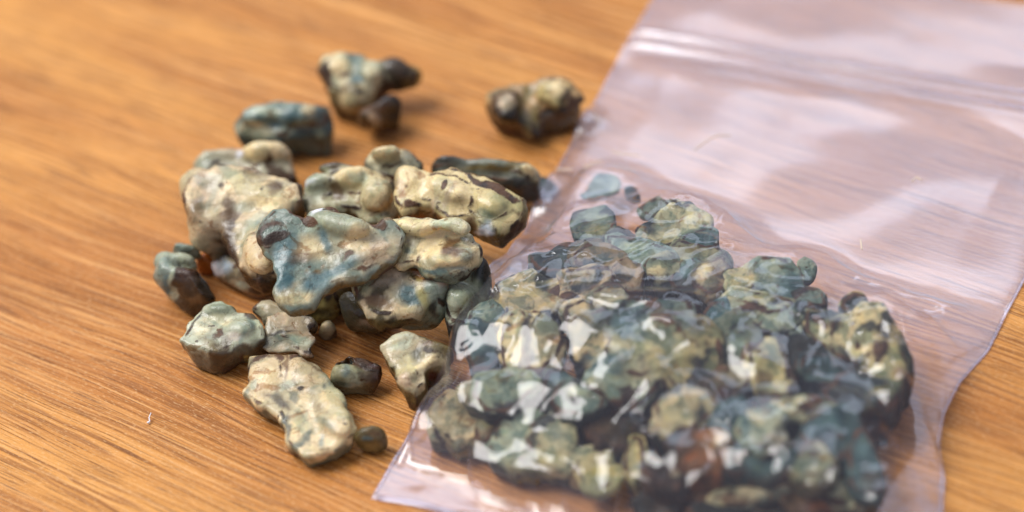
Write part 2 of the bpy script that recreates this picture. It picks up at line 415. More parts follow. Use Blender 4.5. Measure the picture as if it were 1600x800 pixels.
T('knobbly cream and brown truffle, farthest back of all', polys=[(up([(493,111),(502,85),(532,74),(562,76),(574,92),(592,107),(598,126),(589,147),(574,168),(555,176),(532,162),(510,148),(504,126)], 30), .85, .85, .20, 'CP', 'NO', .4)], lobes=[(530, 102, 24, 22, 0, .82, .24, 'C'), (575, 112, 20, 22, -20, .78, .22, 'CP'), (556, 152, 24, 22, 15, .48, .26, 'C'), (612, 120, 34, 26, 8, .58, .34, 'D'), (640, 122, 18, 19, 0, .5, .24, 'YN')],
  paint=[(555, 100, 10, 34, -10, 'BG', .8), (528, 100, 20, 18, 0, 'C', .8), (560, 125, 10, 10, 0, 'B', .9), (510, 115, 9, 30, 10, 'S', .9), (600, 150, 16, 16, 0, 'S', .9)], soil=.15)
T('small dark brown truffle nub touching the farthest truffle', [
    (598, 182, 34, 28, -15, .42, .40, 'D'), (584, 186, 16, 16, 0, .52, .32, 'N')], [(588, 184, 12, 10, 0, 'T', .8), (612, 170, 14, 10, 0, 'N', .7)])
T('dark brown and yellowish truffle lying against the upper bag edge', polys=[(up([(765,149),(780,134),(802,121),(829,121),(858,122),(888,130),(908,148),(900,172),(874,192),(851,198),(836,222),(814,216),(795,208),(772,192)], 32), .62, .62, .12, 'YTA', 'DN', .35)], lobes=[(796, 168, 24, 30, 0, .58, .28, 'D'), (866, 148, 26, 18, 10, .70, .2, 'YC'), (830, 196, 14, 24, 20, .3, .26, 'OK'), (886, 162, 14, 16, 0, .42, .24, 'TC')],
  paint=[(790, 155, 14, 12, 0, 'T', .9), (870, 140, 18, 12, 20, 'C', .9), (820, 140, 12, 18, 0, 'O', .8), (840, 185, 8, 30, -10, 'O', .7), (885, 150, 9, 16, 20, 'D', .8)], soil=.3, amp=2.0)
T('smooth pale greenish truffle boulder at the rear of the pile', polys=[(up([(566,245),(578,228),(605,219),(635,225),(656,243),(652,264),(624,282),(585,276)], 10), 1.1, .6, .25, 'PC', 'GN', .25)], lobes=[(600, 240, 26, 16, 0, 1.22, .22, 'PC')], paint=[(605, 236, 30, 14, 0, 'C', .7), (585, 258, 20, 10, 0, 'B', .4)])
T('lumpy cream truffle running along the back of the pile', polys=[([(470,300),(480,280),(505,268),(530,262),(560,257),(590,268),(612,280),(618,320),(602,334),(575,336),(555,324),(530,320),(505,332),(480,327)], 1.05, .6, .15, 'CP', 'NO', .3)], lobes=[(500, 292, 26, 22, 0, 1.05, .28, 'PG'), (550, 282, 34, 20, -10, 1.12, .26, 'C'), (590, 302, 24, 26, 0, 1.1, .26, 'C'), (518, 266, 22, 10, 0, 1.1, .16, 'D')],
  paint=[(560, 275, 20, 10, 20, 'P', .7), (530, 300, 10, 24, -30, 'N', .8), (600, 325, 20, 8, -10, 'C', .6), (483, 283, 10, 6, 0, 'W', .7), (492, 296, 20, 16, 0, 'P', .6)])
T('long cream truffle bar with ribbed top beside the bag edge', polys=[([(611,276),(620,260),(640,257),(672,266),(700,261),(740,272),(780,284),(818,306),(824,324),(808,346),(780,358),(756,350),(736,338),(700,340),(684,326),(672,314),(652,312),(628,322),(614,310)], 1.28, .50, .12, 'CYC', 'NDO', .32)], lobes=[(638, 282, 22, 20, 0, 1.3, .2, 'C'), (700, 298, 36, 22, 20, 1.3, .22, 'C'), (760, 316, 34, 24, 20, 1.2, .22, 'CY'), (800, 330, 22, 18, 20, .95, .26, 'YO'), (690, 338, 44, 18, 5, .75, .4, 'N')],
  paint=[(760, 340, 22, 10, 0, 'G', .7), (700, 305, 5, 30, 25, 'T', .7), (678, 320, 5, 24, 20, 'T', .7), (660, 345, 40, 9, 5, 'A', .7), (640, 322, 24, 6, 10, 'S', .8), (765, 290, 60, 6, 24, 'S', .9), (757, 358, 17, 9, -10, 'W', 1), (735, 350, 10, 9, 0, 'R', .7),
   (625, 300, 7, 26, 10, 'T', .6), (690, 290, 5, 6, 0, 'S', .9)], h=.032)
T('dark blue-green truffle bar lying behind the ribbed cream one', polys=[([(676,252),(692,240),(712,243),(735,249),(765,245),(800,250),(828,252),(842,264),(838,276),(805,280),(760,276),(715,270),(690,266)], .74, .62, .16, 'OKB', 'DK', .3)],
    lobes=[(700, 252, 20, 10, 0, .78, .16, 'KD'), (770, 258, 34, 10, 4, .76, .12, 'OB'), (826, 264, 10, 8, 0, .74, .12, 'C'), (848, 292, 22, 16, 35, .08, .10, 'K')],
  paint=[(826, 264, 9, 8, 0, 'C', .8), (760, 262, 50, 5, 6, 'O', .8), (800, 262, 18, 8, 10, 'O', .6)])
T('round pale cream truffle disc with a brown bruise, right of the topmost one', polys=[([(620,412),(592,380),(588,342),(632,332),(658,336),(682,343),(698,339),(719,348),(740,366),(751,386),(746,407),(724,422),(698,428),(676,428),(655,420),(645,409)], 1.42, .30, .09, 'C', 'BGO', .38)], lobes=[(705, 400, 40, 18, -8, 1.36, .14, 'C'), (650, 352, 34, 14, 5, 1.6, .14, 'C'), (712, 356, 22, 12, 20, 1.6, .12, 'CP')],
  paint=[(706, 388, 20, 14, -30, 'N', .9), (712, 374, 16, 8, 0, 'N', .8), (728, 392, 14, 20, 20, 'BG', .7), (670, 410, 16, 12, 0, 'G', .6), (690, 345, 20, 8, 10, 'P', .8), (700, 424, 44, 6, -8, 'B', .6), (650, 375, 18, 14, 0, 'T', .5)], h=.030)
T('tan and blue-green lobed truffle at the front right foot of the pile', polys=[([(552,441),(571,424),(606,408),(629,406),(640,425),(663,441),(667,467),(655,485),(619,490),(592,490),(571,481),(556,462)], 1.05, .42, .10, 'TC', 'DO', .55)], lobes=[(652, 484, 44, 36, 0, .62, .5, 'GP', 2.3), (684, 456, 17, 26, 0, .85, .3, 'BG', 2.8), (664, 432, 36, 15, 15, 1.0, .3, 'A')],
  paint=[(640, 462, 22, 24, -30, 'B', .85), (662, 458, 10, 30, -10, 'Y', .7), (590, 470, 24, 12, 10, 'N', .7), (628, 486, 24, 8, -20, 'C', .7), (580, 452, 12, 12, 0, 'C', .8), (668, 500, 24, 18, 0, 'GO', .7), (676, 484, 8, 16, 10, 'D', .8), (605, 432, 34, 18, 0, 'T', .7), (612, 500, 8, 10, 0, 'D', .8)], h=.030)
T('green-grey truffle wedge standing at the right end of the pile', polys=[([(700,428),(725,408),(750,406),(763,425),(765,445),(752,475),(730,499),(712,512),(698,510),(697,480)], .75, .75, .11, 'GP', 'DK', .55)], lobes=[(754, 432, 13, 32, 0, .8, .4, 'DK'), (722, 470, 20, 28, 15, .72, .3, 'GP')],
  paint=[(735, 470, 20, 16, 0, 'GY', .7), (716, 490, 10, 10, 0, 'N', .6), (740, 420, 16, 16, 0, 'K', .5)])
T('olive knob of truffle wedged beneath the topmost slab', [
    (503, 472, 28, 29, 0, .62, .48, 'OY'), (536, 458, 24, 26, 0, .7, .45, 'ON'), (478, 474, 18, 18, 0, .55, .32, 'D')], [(500, 470, 14, 10, 0, 'Y', .8), (498, 490, 24, 8, 0, 'D', .6), (515, 462, 8, 12, 0, 'D', .9)], soil=.2)
T('dark olive truffle with a tan tip low in the pile front', [
    (556, 486, 34, 28, 20, .5, .42, 'OK'), (578, 500, 22, 15, 20, .30, .25, 'TO'), (600, 488, 24, 20, 0, .4, .35, 'OD')], [(572, 502, 14, 8, 20, 'T', .9)])
T('tiny tan truffle crumb in front of the pile', [(512, 513, 11, 15, -15, .2, .18, 'TC'), (518, 525, 10, 6, 0, .1, .09, 'D')], name='truffle_crumb')
T('smooth tan and grey truffle scrap left of the olive knob', polys=[([(391,476),(406,462),(425,461),(441,474),(460,482),(478,478),(480,490),(441,492),(427,495),(406,490)], .55, .35, .14, 'TG', 'D', .3)], lobes=[(468, 484, 18, 14, 0, .42, .3, 'D')], paint=[(440, 480, 22, 8, 15, 'C', .7)])
T('thin torn truffle flake with a ragged pale edge', polys=[([(415,495),(436,489),(465,487),(482,495),(485,507),(474,514),(490,528),(484,540),(488,555),(477,552),(465,546),(451,543),(436,547),(422,547),(408,538),(417,526),(416,509)], .42, .11, .05, 'TTG', 'N', .38)], lobes=[(446, 512, 26, 14, 5, .42, .08, 'T'), (486, 508, 11, 12, 20, .36, .18, 'D'), (446, 524, 26, 14, 0, .2, .2, 'D')],
  paint=[(424, 532, 20, 13, 0, 'GK', .7), (462, 498, 26, 12, 0, 'T', .8), (472, 535, 22, 10, 10, 'P', .9), (440, 520, 30, 4, -8, 'D', .8)], amp=.7, h=.026)
T('angular pale green truffle chunk with dark underside, in front of the left end', polys=[([(284,527),(302,501),(321,479),(347,470),(364,477),(368,488),(392,490),(407,497),(410,524),(377,531),(359,540),(344,547),(321,546),(301,539)], .58, .58, .06, 'P', 'DDN', .12)], lobes=[(345, 545, 44, 26, -8, .30, .32, 'D'), (345, 486, 18, 10, 0, .62, .12, 'G'), (376, 512, 22, 14, 0, .6, .12, 'PG')],
  paint=[(330, 506, 34, 14, -20, 'PC', .9), (398, 530, 10, 20, 0, 'G', .8), (350, 482, 16, 8, 10, 'G', .8), (372, 522, 12, 10, 0, 'CW', .7), (380, 560, 7, 6, 0, 'Y', .9), (345, 520, 5, 6, 0, 'S', .9), (393, 502, 8, 10, 0, 'B', .6), (330, 535, 26, 8, 20, 'O', .6)], h=.030)
T('flat cream truffle slice with a narrow waist, nearest the camera', polys=[([(391,557),(415,552),(437,556),(464,555),(490,569),(512,591),(535,617),(546,647),(554,670),(546,685),(520,700),(479,707),(460,698),(445,685),(447,662),(437,644),(419,634),(400,629),(383,610),(391,595),(389,576)], .40, .36, .07, 'CCT', 'DG', .06)], lobes=[(414, 580, 22, 24, 0, .40, .12, 'TC'), (472, 584, 26, 20, 20, .42, .12, 'TC'), (522, 650, 22, 36, -20, .42, .12, 'C')],
  paint=[(450, 600, 32, 12, -30, 'G', .8), (495, 625, 14, 34, -20, 'GT', .75), (412, 590, 16, 20, 20, 'C', .8), (470, 580, 20, 18, 0, 'TC', .8), (525, 620, 20, 30, 20, 'C', .8), (520, 670, 24, 18, 0, 'CT', .8), (468, 668, 16, 20, 0, 'C', .8),
   (448, 668, 5, 26, 5, 'K', .7), (432, 625, 26, 5, 20, 'D', .7), (444, 570, 4, 24, 5, 'N', .8), (490, 566, 30, 5, 25, 'N', .6), (505, 660, 22, 8, 30, 'BG', .6), (500, 690, 6, 12, 0, 'B', .6), (396, 605, 6, 14, 0, 'G', .7)], h=.028, amp=.7)
T('small greenish truffle with shiny red-brown buds, right of the flat slice', [
    (545, 592, 25, 27, 0, .42, .40, 'GO', 2.5), (556, 566, 18, 12, 20, .5, .24, 'D'), (574, 575, 20, 12, 25, .45, .22, 'R'), (571, 600, 16, 17, 0, .34, .28, 'DR'), (588, 579, 9, 7, 0, .42, .15, 'R'), (526, 578, 10, 14, 0, .35, .3, 'DN')],
  [(552, 596, 16, 18, 0, 'PG', .8), (540, 578, 10, 14, 10, 'B', .5)], amp=1.1, h=.026)
T('little round dark brown truffle, frontmost bead beside the bag corner', [
    (577, 686, 24, 22, 0, .36, .35, 'DO', 2.2)], [(572, 698, 20, 9, 0, 'O', .8), (574, 682, 6, 5, 0, 'B', .7), (585, 672, 12, 6, 0, 'N', .6)], amp=.9, h=.026, cuts=0)
T('three-cornered cream and grey truffle just left of the bag edge', polys=[([(597,537),(614,524),(640,518),(666,524),(684,542),(684,557),(666,572),(662,597),(647,611),(629,602),(617,580),(609,561)], .58, .58, .08, 'GTC', 'DO', .2)], lobes=[(684, 553, 20, 18, 0, .45, .34, 'DO'), (690, 576, 17, 16, 0, .32, .26, 'OR'), (700, 556, 11, 11, 0, .4, .2, 'O'), (625, 532, 20, 9, -15, .62, .1, 'P'), (638, 588, 14, 16, 10, .52, .12, 'CT')],
  paint=[(622, 536, 20, 8, -15, 'P', .8), (648, 552, 22, 10, -40, 'K', .6), (660, 568, 24, 7, -30, 'C', .8), (634, 568, 12, 22, 20, 'C', .8), (634, 592, 12, 12, 0, 'T', .8), (672, 538, 10, 6, 0, 'N', .8), (680, 585, 9, 10, 0, 'R', .9)], h=.028)
T('blue, brown and cream knobbly truffle at the far left end', [
    (294, 392, 25, 16, 0, .55, .34, 'GB'), (282, 415, 27, 18, 10, .55, .38, 'PG'), (263, 440, 18, 34, -10, .45, .42, 'PB'), (302, 456, 34, 32, 20, .42, .40, 'D'), (288, 440, 20, 14, 0, .6, .3, 'R'), (262, 412, 16, 10, 0, .55, .28, 'B')],
  [(258, 448, 7, 22, 0, 'B', .8), (266, 430, 5, 20, 0, 'P', .8), (305, 470, 14, 10, 0, 'N', .7), (308, 390, 12, 8, 0, 'P', .6), (270, 460, 8, 12, 0, 'P', .7)], h=.03)
T('glossy amber bead of truffle beside the far left truffle', [(324, 412, 16, 16, 0, .34, .26, 'A'), (317, 417, 10, 10, 0, .24, .18, 'A')], name='truffle_bead', amp=.3, h=.022)
T('rough brown truffle bit with a white mould spot under the tan clump', [
    (362, 424, 24, 22, 20, .40, .36, 'NT'), (392, 442, 30, 22, 15, .42, .36, 'TN'), (347, 416, 12, 14, 0, .35, .28, 'W'), (416, 452, 18, 14, 0, .4, .3, 'OT')],
  [(347, 416, 12, 14, 0, 'W', 1), (385, 450, 14, 8, 0, 'P', .7)], soil=.25)

# ------------------------------------------------------------------ bag frame: u across, v from the sealed foot to the mouth
BO = at(580, 780)
_l = at(1020, 0)-BO; BV = _l/np.linalg.norm(_l); BU = np.array([BV[1], -BV[0], 0])
BW, BL = 7.55, 12.6
def uv(P): q = P-BO; return q@BU, q@BV
V_ZIP = (uv(at(985, 66))[1]+uv(at(1600, 166))[1])/2
print('zip at v', V_ZIP, 'right edge u', [round(float(uv(at(*p))[0]), 2) for p in ((1600, 430), (1545, 540), (1500, 590), (1475, 640), (1467, 690), (1476, 740), (1472, 800))],
      'v', [round(float(uv(at(*p))[1]), 2) for p in ((1600, 430), (1545, 540), (1500, 590), (1475, 640), (1467, 690), (1476, 740), (1472, 800))])

BG_ = 'truffles inside the bag'
FIRST_BAGGED = len(ALL)
def B(label, lobes, paint=(), h=.042, **kw):
    kw['soil'] = kw.get('soil', 0)+.20
    rs = np.random.default_rng(500+len(ALL)); pol = []
    for l in lobes:                                              # every lobe a broken, uneven slab of its own
        px, py, ax, by, ang, z, c, tn = l[:8]; t = math.radians(ang); n = 11; ph = rs.uniform(0, 6.28, 3)
        pts = []
        for a in np.linspace(0, 2*math.pi, n, endpoint=False)+rs.uniform(-.2, .2, n):
            r = 1.08*(1+.13*math.sin(2*a+ph[0])+.10*math.sin(3*a+ph[1])+.07*math.sin(5*a+ph[2]))
            x, y = ax*r*math.cos(a), by*r*math.sin(a)
            pts.append((px+x*math.cos(t)-y*math.sin(t), py+x*math.sin(t)+y*math.cos(t)))
        zt = (.47+.43*z+.25*c) if z > .56 else z+.5*c
        if (py > 635 and px < 1010) or (py > 745 and px > 1010): zt = .22+.38*z+.25*c           # the heap runs out low towards the foot
        pol.append((pts, zt, max(.12, min(zt-.03, .75) if z > .56 else 1.2*c), rs.uniform(.12, .26)*c, tn, 'DKK' if py < 690 and px > 770 and px < 1380 else tn+'DN', rs.uniform(.15, .36)))  # near-black flanks mid-heap paint in the shade of the gaps between pieces
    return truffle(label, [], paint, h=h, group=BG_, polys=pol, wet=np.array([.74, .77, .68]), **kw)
B('blocky cream truffle with a dark groove, near the bag left edge', [
    (804, 530, 23, 46, 0, 1.15, .45, 'C', 3.), (848, 536, 28, 42, 0, 1.15, .45, 'CT', 3.), (824, 500, 40, 14, 0, 1.2, .3, 'C')], [(826, 520, 6, 40, 0, 'D', .9), (830, 580, 20, 14, 0, 'S', .8)])
B('largest rough mottled truffle in the middle of the bag', [
    (928, 520, 50, 52, 0, 1.2, .6, 'TC'), (1005, 500, 76, 42, 0, 1.4, .6, 'GB'), (1062, 540, 62, 56, 0, 1.35, .6, 'CO'), (982, 578, 66, 44, 0, 1.2, .55, 'GP'), (1000, 540, 60, 40, 0, 1.55, .5, 'CG')],
  [(920, 520, 30, 40, 0, 'YT', .6), (1050, 560, 40, 30, -30, 'CY', .7), (985, 505, 40, 20, 0, 'B', .7), (950, 570, 34, 26, 0, 'B', .7), (1075, 505, 26, 20, 0, 'B', .5), (1010, 540, 30, 14, -20, 'C', .7), (985, 605, 40, 10, 0, 'S', .6)], amp=1.6, soil=.2)
B('big cream truffle with dark pinholes at the bag right side', [
    (1302, 510, 42, 30, 5, 1.1, .42, 'C', 2.7), (1348, 520, 50, 44, 15, 1.1, .46, 'C', 2.7), (1382, 566, 25, 42, -20, .8, .4, 'CY'), (1404, 552, 18, 44, -15, .7, .42, 'DK'), (1340, 474, 24, 16, 0, 1.1, .32, 'CY')],
  [(1282, 502, 9, 6, 20, 'S', 1), (1290, 508, 5, 5, 0, 'S', 1), (1336, 540, 6, 5, 0, 'S', .9), (1330, 505, 4, 4, 0, 'S', .9), (1402, 584, 12, 12, 0, 'TA', .7), (1385, 515, 9, 16, -20, 'D', .9)])
B('smooth beige almond-shaped truffle slice in the bag centre front', [(1066, 640, 54, 31, -20, 1.25, .26, 'TC', 2.6)], [(1066, 640, 40, 20, -20, 'TC', .8)], amp=.5)
B('knobbly cream truffle right of the bag centre', [(1202, 570, 34, 40, 0, 1.2, .5, 'CY'), (1180, 556, 26, 26, 0, 1.1, .4, 'CG'), (1210, 600, 26, 20, 0, 1., .4, 'CO')], [(1190, 590, 16, 10, 0, 'N', .7)], soil=.2)
B('pale oblong truffle below the knobbly cream one', [(1256, 634, 48, 20, 3, 1.15, .3, 'CP', 2.6), (1280, 640, 24, 18, 0, 1.1, .28, 'GP')], [(1240, 630, 26, 8, 0, 'C', .7)])
B('round green-cream truffle left of the dark blue lump', [(1190, 664, 36, 34, 0, 1.2, .42, 'PG'), (1206, 688, 26, 20, 0, 1.05, .34, 'TP')], [(1208, 688, 18, 12, 0, 'T', .8), (1180, 655, 12, 12, 0, 'C', .6), (1165, 665, 8, 26, 0, 'B', .7)])
B('long tan truffle slice at the frame bottom inside the bag', [(1178, 754, 56, 20, -10, .95, .26, 'TC', 2.6), (1180, 768, 52, 12, -10, .85, .2, 'BG')], [(1170, 750, 36, 8, -10, 'CT', .8)])
B('cream wedge of truffle in the bag lower right corner', [(1322, 772, 38, 24, -35, .75, .32, 'CP'), (1300, 790, 20, 16, 0, .65, .3, 'G')], [(1325, 770, 20, 12, -35, 'C', .8)])
B('olive cream truffle nub above the lower right wedge', [(1272, 722, 26, 28, 0, .95, .36, 'PO'), (1262, 700, 16, 14, 0, 1., .3, 'C')])
B('dark blue truffle lump low on the bag right side', [(1302, 668, 42, 38, 0, .9, .5, 'BK'), (1335, 690, 26, 34, 0, .75, .42, 'KB')], [(1290, 660, 20, 16, 0, 'B', .8)])
B('wide lumpy truffle under the brightest film glare at lower left', [(812, 676, 46, 42, 0, .75, .5, 'GP'), (868, 680, 40, 40, 0, .8, .5, 'CG'), (840, 705, 52, 20, 0, .45, .4, 'GO')], [(850, 712, 30, 10, 0, 'YG', .8), (800, 660, 20, 20, 0, 'P', .7)])
B('tan truffle nearest the bag lower left corner', [(722, 648, 46, 38, -10, .55, .44, 'TC'), (690, 660, 26, 24, 0, .4, .34, 'GT'), (760, 660, 20, 30, 0, .5, .4, 'N')], [(755, 660, 14, 20, 0, 'GO', .8)])
B('grey-green truffle between the cream block and the lower left lumps', [(790, 602, 48, 34, -15, .85, .45, 'GP'), (752, 606, 30, 24, 0, .65, .4, 'TG')], [(780, 590, 20, 10, 0, 'G', .8)])
B('yellowish truffle slice at the front foot of the heap', [(938, 738, 38, 18, -5, .55, .24, 'YC', 2.6), (920, 715, 34, 22, 0, .6, .34, 'CG')], [(938, 738, 26, 10, -5, 'Y', .9)])
B('slim cream truffle splinter beside the yellowish slice', [(992, 720, 16, 34, 8, .65, .3, 'CY')], [(990, 740, 8, 14, 0, 'C', .7)])
B('blue-green truffle with a dark tail at the heap upper left', [(926, 346, 34, 27, 10, .75, .34, 'BG', 2.6), (975, 372, 40, 12, 22, .75, .24, 'KD')], [(930, 335, 22, 8, 0, 'BP', .8), (925, 358, 24, 10, 0, 'GY', .8)])
B('pale cream truffle at the heap top edge', [(1050, 352, 50, 30, -8, .75, .36, 'CP', 2.6), (1095, 372, 26, 18, 0, .75, .3, 'B')], [(1060, 350, 30, 16, 0, 'CP', .9), (1015, 350, 10, 18, -30, 'K', .8), (1035, 372, 14, 6, 0, 'Y', .8)])
B('faint blue-grey truffle scrap just above the pale cream one', [(1028, 326, 22, 14, 0, .55, .22, 'BP'), (1050, 322, 16, 10, 0, .5, .2, 'C')])
B('charcoal truffle nearest the bag left edge, upper row', [(868, 402, 44, 20, -6, .75, .36, 'K'), (900, 396, 30, 18, 0, .8, .3, 'KB')], [(826, 404, 6, 8, 0, 'P', .6), (905, 388, 18, 8, 0, 'O', .6)])
B('brown and tan truffle below the blue-green one with the tail', [(948, 408, 46, 28, 5, .95, .42, 'DT'), (915, 392, 26, 18, 0, .9, .3, 'OD'), (985, 425, 26, 22, 0, .95, .36, 'TN')], [(945, 396, 18, 9, 0, 'B', .6), (985, 422, 14, 10, 0, 'T', .7)])
B('slanted blue-grey truffle slab in the heap upper middle', [(1008, 398, 54, 24, 20, 1.0, .3, 'BP', 2.8), (1040, 420, 26, 18, 10, 1., .28, 'CB')], [(990, 385, 24, 10, 20, 'P', .7), (1028, 420, 18, 10, 0, 'C', .7)])
B('olive truffle with black edges right of the slanted slab', [(1092, 400, 42, 26, 10, 1.0, .4, 'OG'), (1112, 430, 26, 28, 0, 1., .38, 'DT'), (1070, 425, 24, 22, 0, 1., .36, 'B')], [(1100, 425, 14, 14, 0, 'C', .7), (1085, 390, 16, 8, 0, 'O', .7)])
B('ruffled cream and blue truffle at the heap upper right', [(1165, 428, 40, 26, 0, .9, .4, 'CG'), (1218, 432, 42, 28, 10, .95, .4, 'PB'), (1240, 455, 24, 26, 0, .9, .38, 'B')], [(1160, 435, 26, 10, -10, 'CY', .8), (1210, 415, 20, 8, 0, 'P', .7)], amp=1.5, soil=.15)
B('cream truffle strip with dark lines under the ruffled one', [(1180, 472, 58, 20, 2, 1.2, .34, 'CP', 2.6), (1215, 498, 30, 20, 0, 1.2, .34, 'PG'), (1150, 490, 30, 24, 0, 1.15, .36, 'G')], [(1190, 484, 50, 5, 0, 'S', .9), (1190, 466, 36, 8, 0, 'CY', .8)])
B('cream tan truffle above the blocky cream one', [(838, 452, 58, 30, -8, .9, .42, 'CT'), (800, 470, 30, 22, 0, .75, .36, 'YG')], [(825, 455, 28, 10, -10, 'CY', .8), (880, 452, 26, 7, -10, 'S', .9)])
B('pinkish tan truffle in the heap upper left middle', [(918, 446, 48, 30, 5, 1.1, .42, 'T'), (955, 462, 30, 22, 0, 1.15, .36, 'TG')], [(905, 438, 22, 10, 0, 'T', .8), (890, 470, 26, 8, 0, 'S', .8)])
B('dark slate truffle at the bag left edge beside the cream block', [(752, 535, 30, 38, 10, .75, .48, 'KB'), (760, 490, 24, 22, 0, .75, .36, 'BP')], [(745, 535, 14, 20, 0, 'B', .8), (790, 475, 16, 8, 20, 'B', .6)])
B('teal truffle below the largest mottled one', [(900, 618, 34, 30, 0, .95, .45, 'BG'), (872, 600, 24, 24, 0, 1., .4, 'BK')], [(905, 612, 18, 12, 0, 'P', .7)])
B('small lone blue truffle cube above the heap right part', [(1260, 418, 15, 15, 0, .5, .2, 'BP', 3.)], [(1260, 412, 10, 5, 0, 'P', .6)], amp=.4, h=.03)
B('tiny dark green truffle crumb stuck under the film above the heap', [(986, 300, 9, 5, 25, .35, .07, 'BK'), (991, 307, 6, 4, 40, .34, .06, 'K')], name='truffle_crumb', amp=.3, h=.02)
B('thin pale blue truffle shaving at the heap upper left tip', [(944, 290, 24, 15, -10, .35, .08, 'BP', 3.), (925, 305, 14, 6, 0, .3, .07, 'B')], name='truffle_shaving', amp=.3, h=.026)
B('rusty brown truffle between the almond slice and the knobbly one', [(1124, 606, 34, 28, 0, 1.05, .42, 'ND'), (1150, 590, 24, 20, 0, 1.05, .38, 'OC')], [(1150, 588, 14, 10, 0, 'T', .7), (1135, 612, 14, 10, 0, 'R', .7)])
B('dark brown truffle left of the almond slice', [(966, 660, 50, 40, 0, .9, .48, 'DN'), (935, 640, 28, 26, 0, .95, .4, 'NT')], [(950, 640, 16, 14, 0, 'N', .8)], soil=.3)
B('amber brown truffle below the almond slice', [(1098, 706, 44, 30, 0, .95, .44, 'NA'), (1070, 690, 26, 24, 0, 1., .38, 'D'), (1120, 690, 24, 20, 0, 1., .36, 'NT')], [(1080, 712, 10, 10, 0, 'A', .9), (1120, 690, 12, 10, 0, 'T', .7)])
B('black-brown truffle below the big pinholed cream one', [(1336, 606, 48, 28, 10, .8, .45, 'K'), (1374, 616, 32, 20, -10, .6, .34, 'OG')], [(1376, 612, 20, 10, -10, 'OY', .7)])
B('dark umber truffle left of the big pinholed cream one', [(1252, 552, 48, 34, 0, .9, .46, 'DK'), (1285, 575, 34, 24, 0, .85, .42, 'KB')], [(1290, 590, 18, 8, 0, 'BP', .6)])
B('teal black truffle between the almond slice and the green-cream one', [(1140, 655, 30, 36, 0, .95, .45, 'KB'), (1120, 665, 24, 24, 0, .9, .4, 'BK')])
B('navy truffle above the long tan slice', [(1212, 716, 56, 26, 0, .85, .42, 'KB'), (1160, 715, 30, 24, 0, .85, .38, 'BK')])
B('dark brown truffle left of the long tan slice', [(1080, 752, 46, 26, 0, .7, .4, 'DN'), (1040, 735, 30, 24, 0, .7, .38, 'D')], [(1060, 740, 12, 8, 0, 'T', .6)], soil=.3)
B('brown truffle with a red spot at the frame bottom right of the tan slice', [(1262, 776, 40, 22, 0, .7, .36, 'DN'), (1284, 792, 18, 12, 0, .7, .26, 'R')], [(1280, 790, 14, 10, 0, 'RA', .9)])
B('blue-black truffle at the bag lower right rim', [(1352, 724, 28, 46, -10, .65, .46, 'KB'), (1340, 690, 22, 20, 0, .7, .36, 'B')], [(1345, 700, 10, 16, 0, 'B', .7)])
B('grey-green truffle right of the largest mottled one', [(1150, 530, 48, 32, 0, 1.05, .46, 'GK'), (1120, 500, 26, 24, 0, 1.1, .4, 'B')], [(1150, 540, 20, 14, 0, 'P', .7)])
B('blue and cream truffle left of the big pinholed cream one', [(1250, 492, 30, 28, 0, 1.0, .42, 'GB'), (1268, 460, 24, 14, 0, .95, .3, 'PB')], [(1252, 505, 12, 14, 0, 'P', .8), (1272, 478, 7, 6, 0, 'S', .9)])
B('dark truffle cut by the frame bottom below the amber brown one', [(1030, 786, 44, 20, 0, .45, .32, 'DK'), (1120, 800, 48, 22, 0, .55, .36, 'KD')])
B('dark truffle cut by the frame bottom near the lower right wedge', [(1220, 812, 56, 22, 0, .5, .36, 'DK'), (1290, 826, 40, 22, 0, .45, .34, 'NK')])

# ------------------------------------------------------------------ the bag
def film_material(name, gloss=1.0, haze=.042, rough=.10, tint=(.95, .94, .965)):
    k = NT(name)
    geo = k.n('NewGeometry')
    dry = k.n('Attribute', attribute_name='dry').outputs['Fac']
    tc = k.n('TexCoord').outputs['Object']
    p = k.scaled(tc, (100, 100, 100))
    h = k.math('ADD', k.noise(p, .9, 2, .45), k.math('MULTIPLY', k.noise(p, 7., 2, .5), .03))
    b = k.n('Bump', {'Height': h, 'Strength': .30, 'Distance': .0004}).outputs[0]
    cs = k.math('ABSOLUTE', k.n('VectorMath', {0: b, 1: geo.outputs['Incoming']}, operation='DOT_PRODUCT').outputs['Value'])
    sch = k.math('ADD', .042, k.math('MULTIPLY', .958, k.math('POWER', k.math('SUBTRACT', 1.0, cs), 5.0)))
    fac = k.n('Math', {0: k.math('MULTIPLY', sch, k.ramp(dry, 0, .6, 1.0, 1.85) if name == 'clear_film' else 1.8*gloss), 1: 0.0}, operation='ADD', use_clamp=True).outputs[0]
    tr = k.n('BsdfTransparent', {'Color': (*tint, 1)}).outputs[0]
    df = k.n('BsdfDiffuse', {'Color': (.82, .83, .95, 1)}).outputs[0]
    tl = k.n('BsdfTranslucent', {'Color': (.82, .83, .95, 1)}).outputs[0]
    hz = k.n('MixShader', {0: .5, 1: df, 2: tl}).outputs[0]
    body = k.n('MixShader', {0: k.ramp(dry, 0, 1, haze, haze*3.1) if name == 'clear_film' else haze, 1: tr, 2: hz}).outputs[0]
    gl = k.n('BsdfGlossy', {'Color': (1, 1, 1, 1), 'Roughness': k.ramp(dry, 0, 1, rough, rough*2.0) if name == 'clear_film' else rough, 'Normal': b}).outputs[0]
    return k.done(k.n('MixShader', {0: fac, 1: body, 2: gl}).outputs[0])
FILM = film_material('clear_film')
SEAM = film_material('sealed_film', .6, .10, .15)
TRACK = film_material('zip_plastic', 1.4, .14, .10)

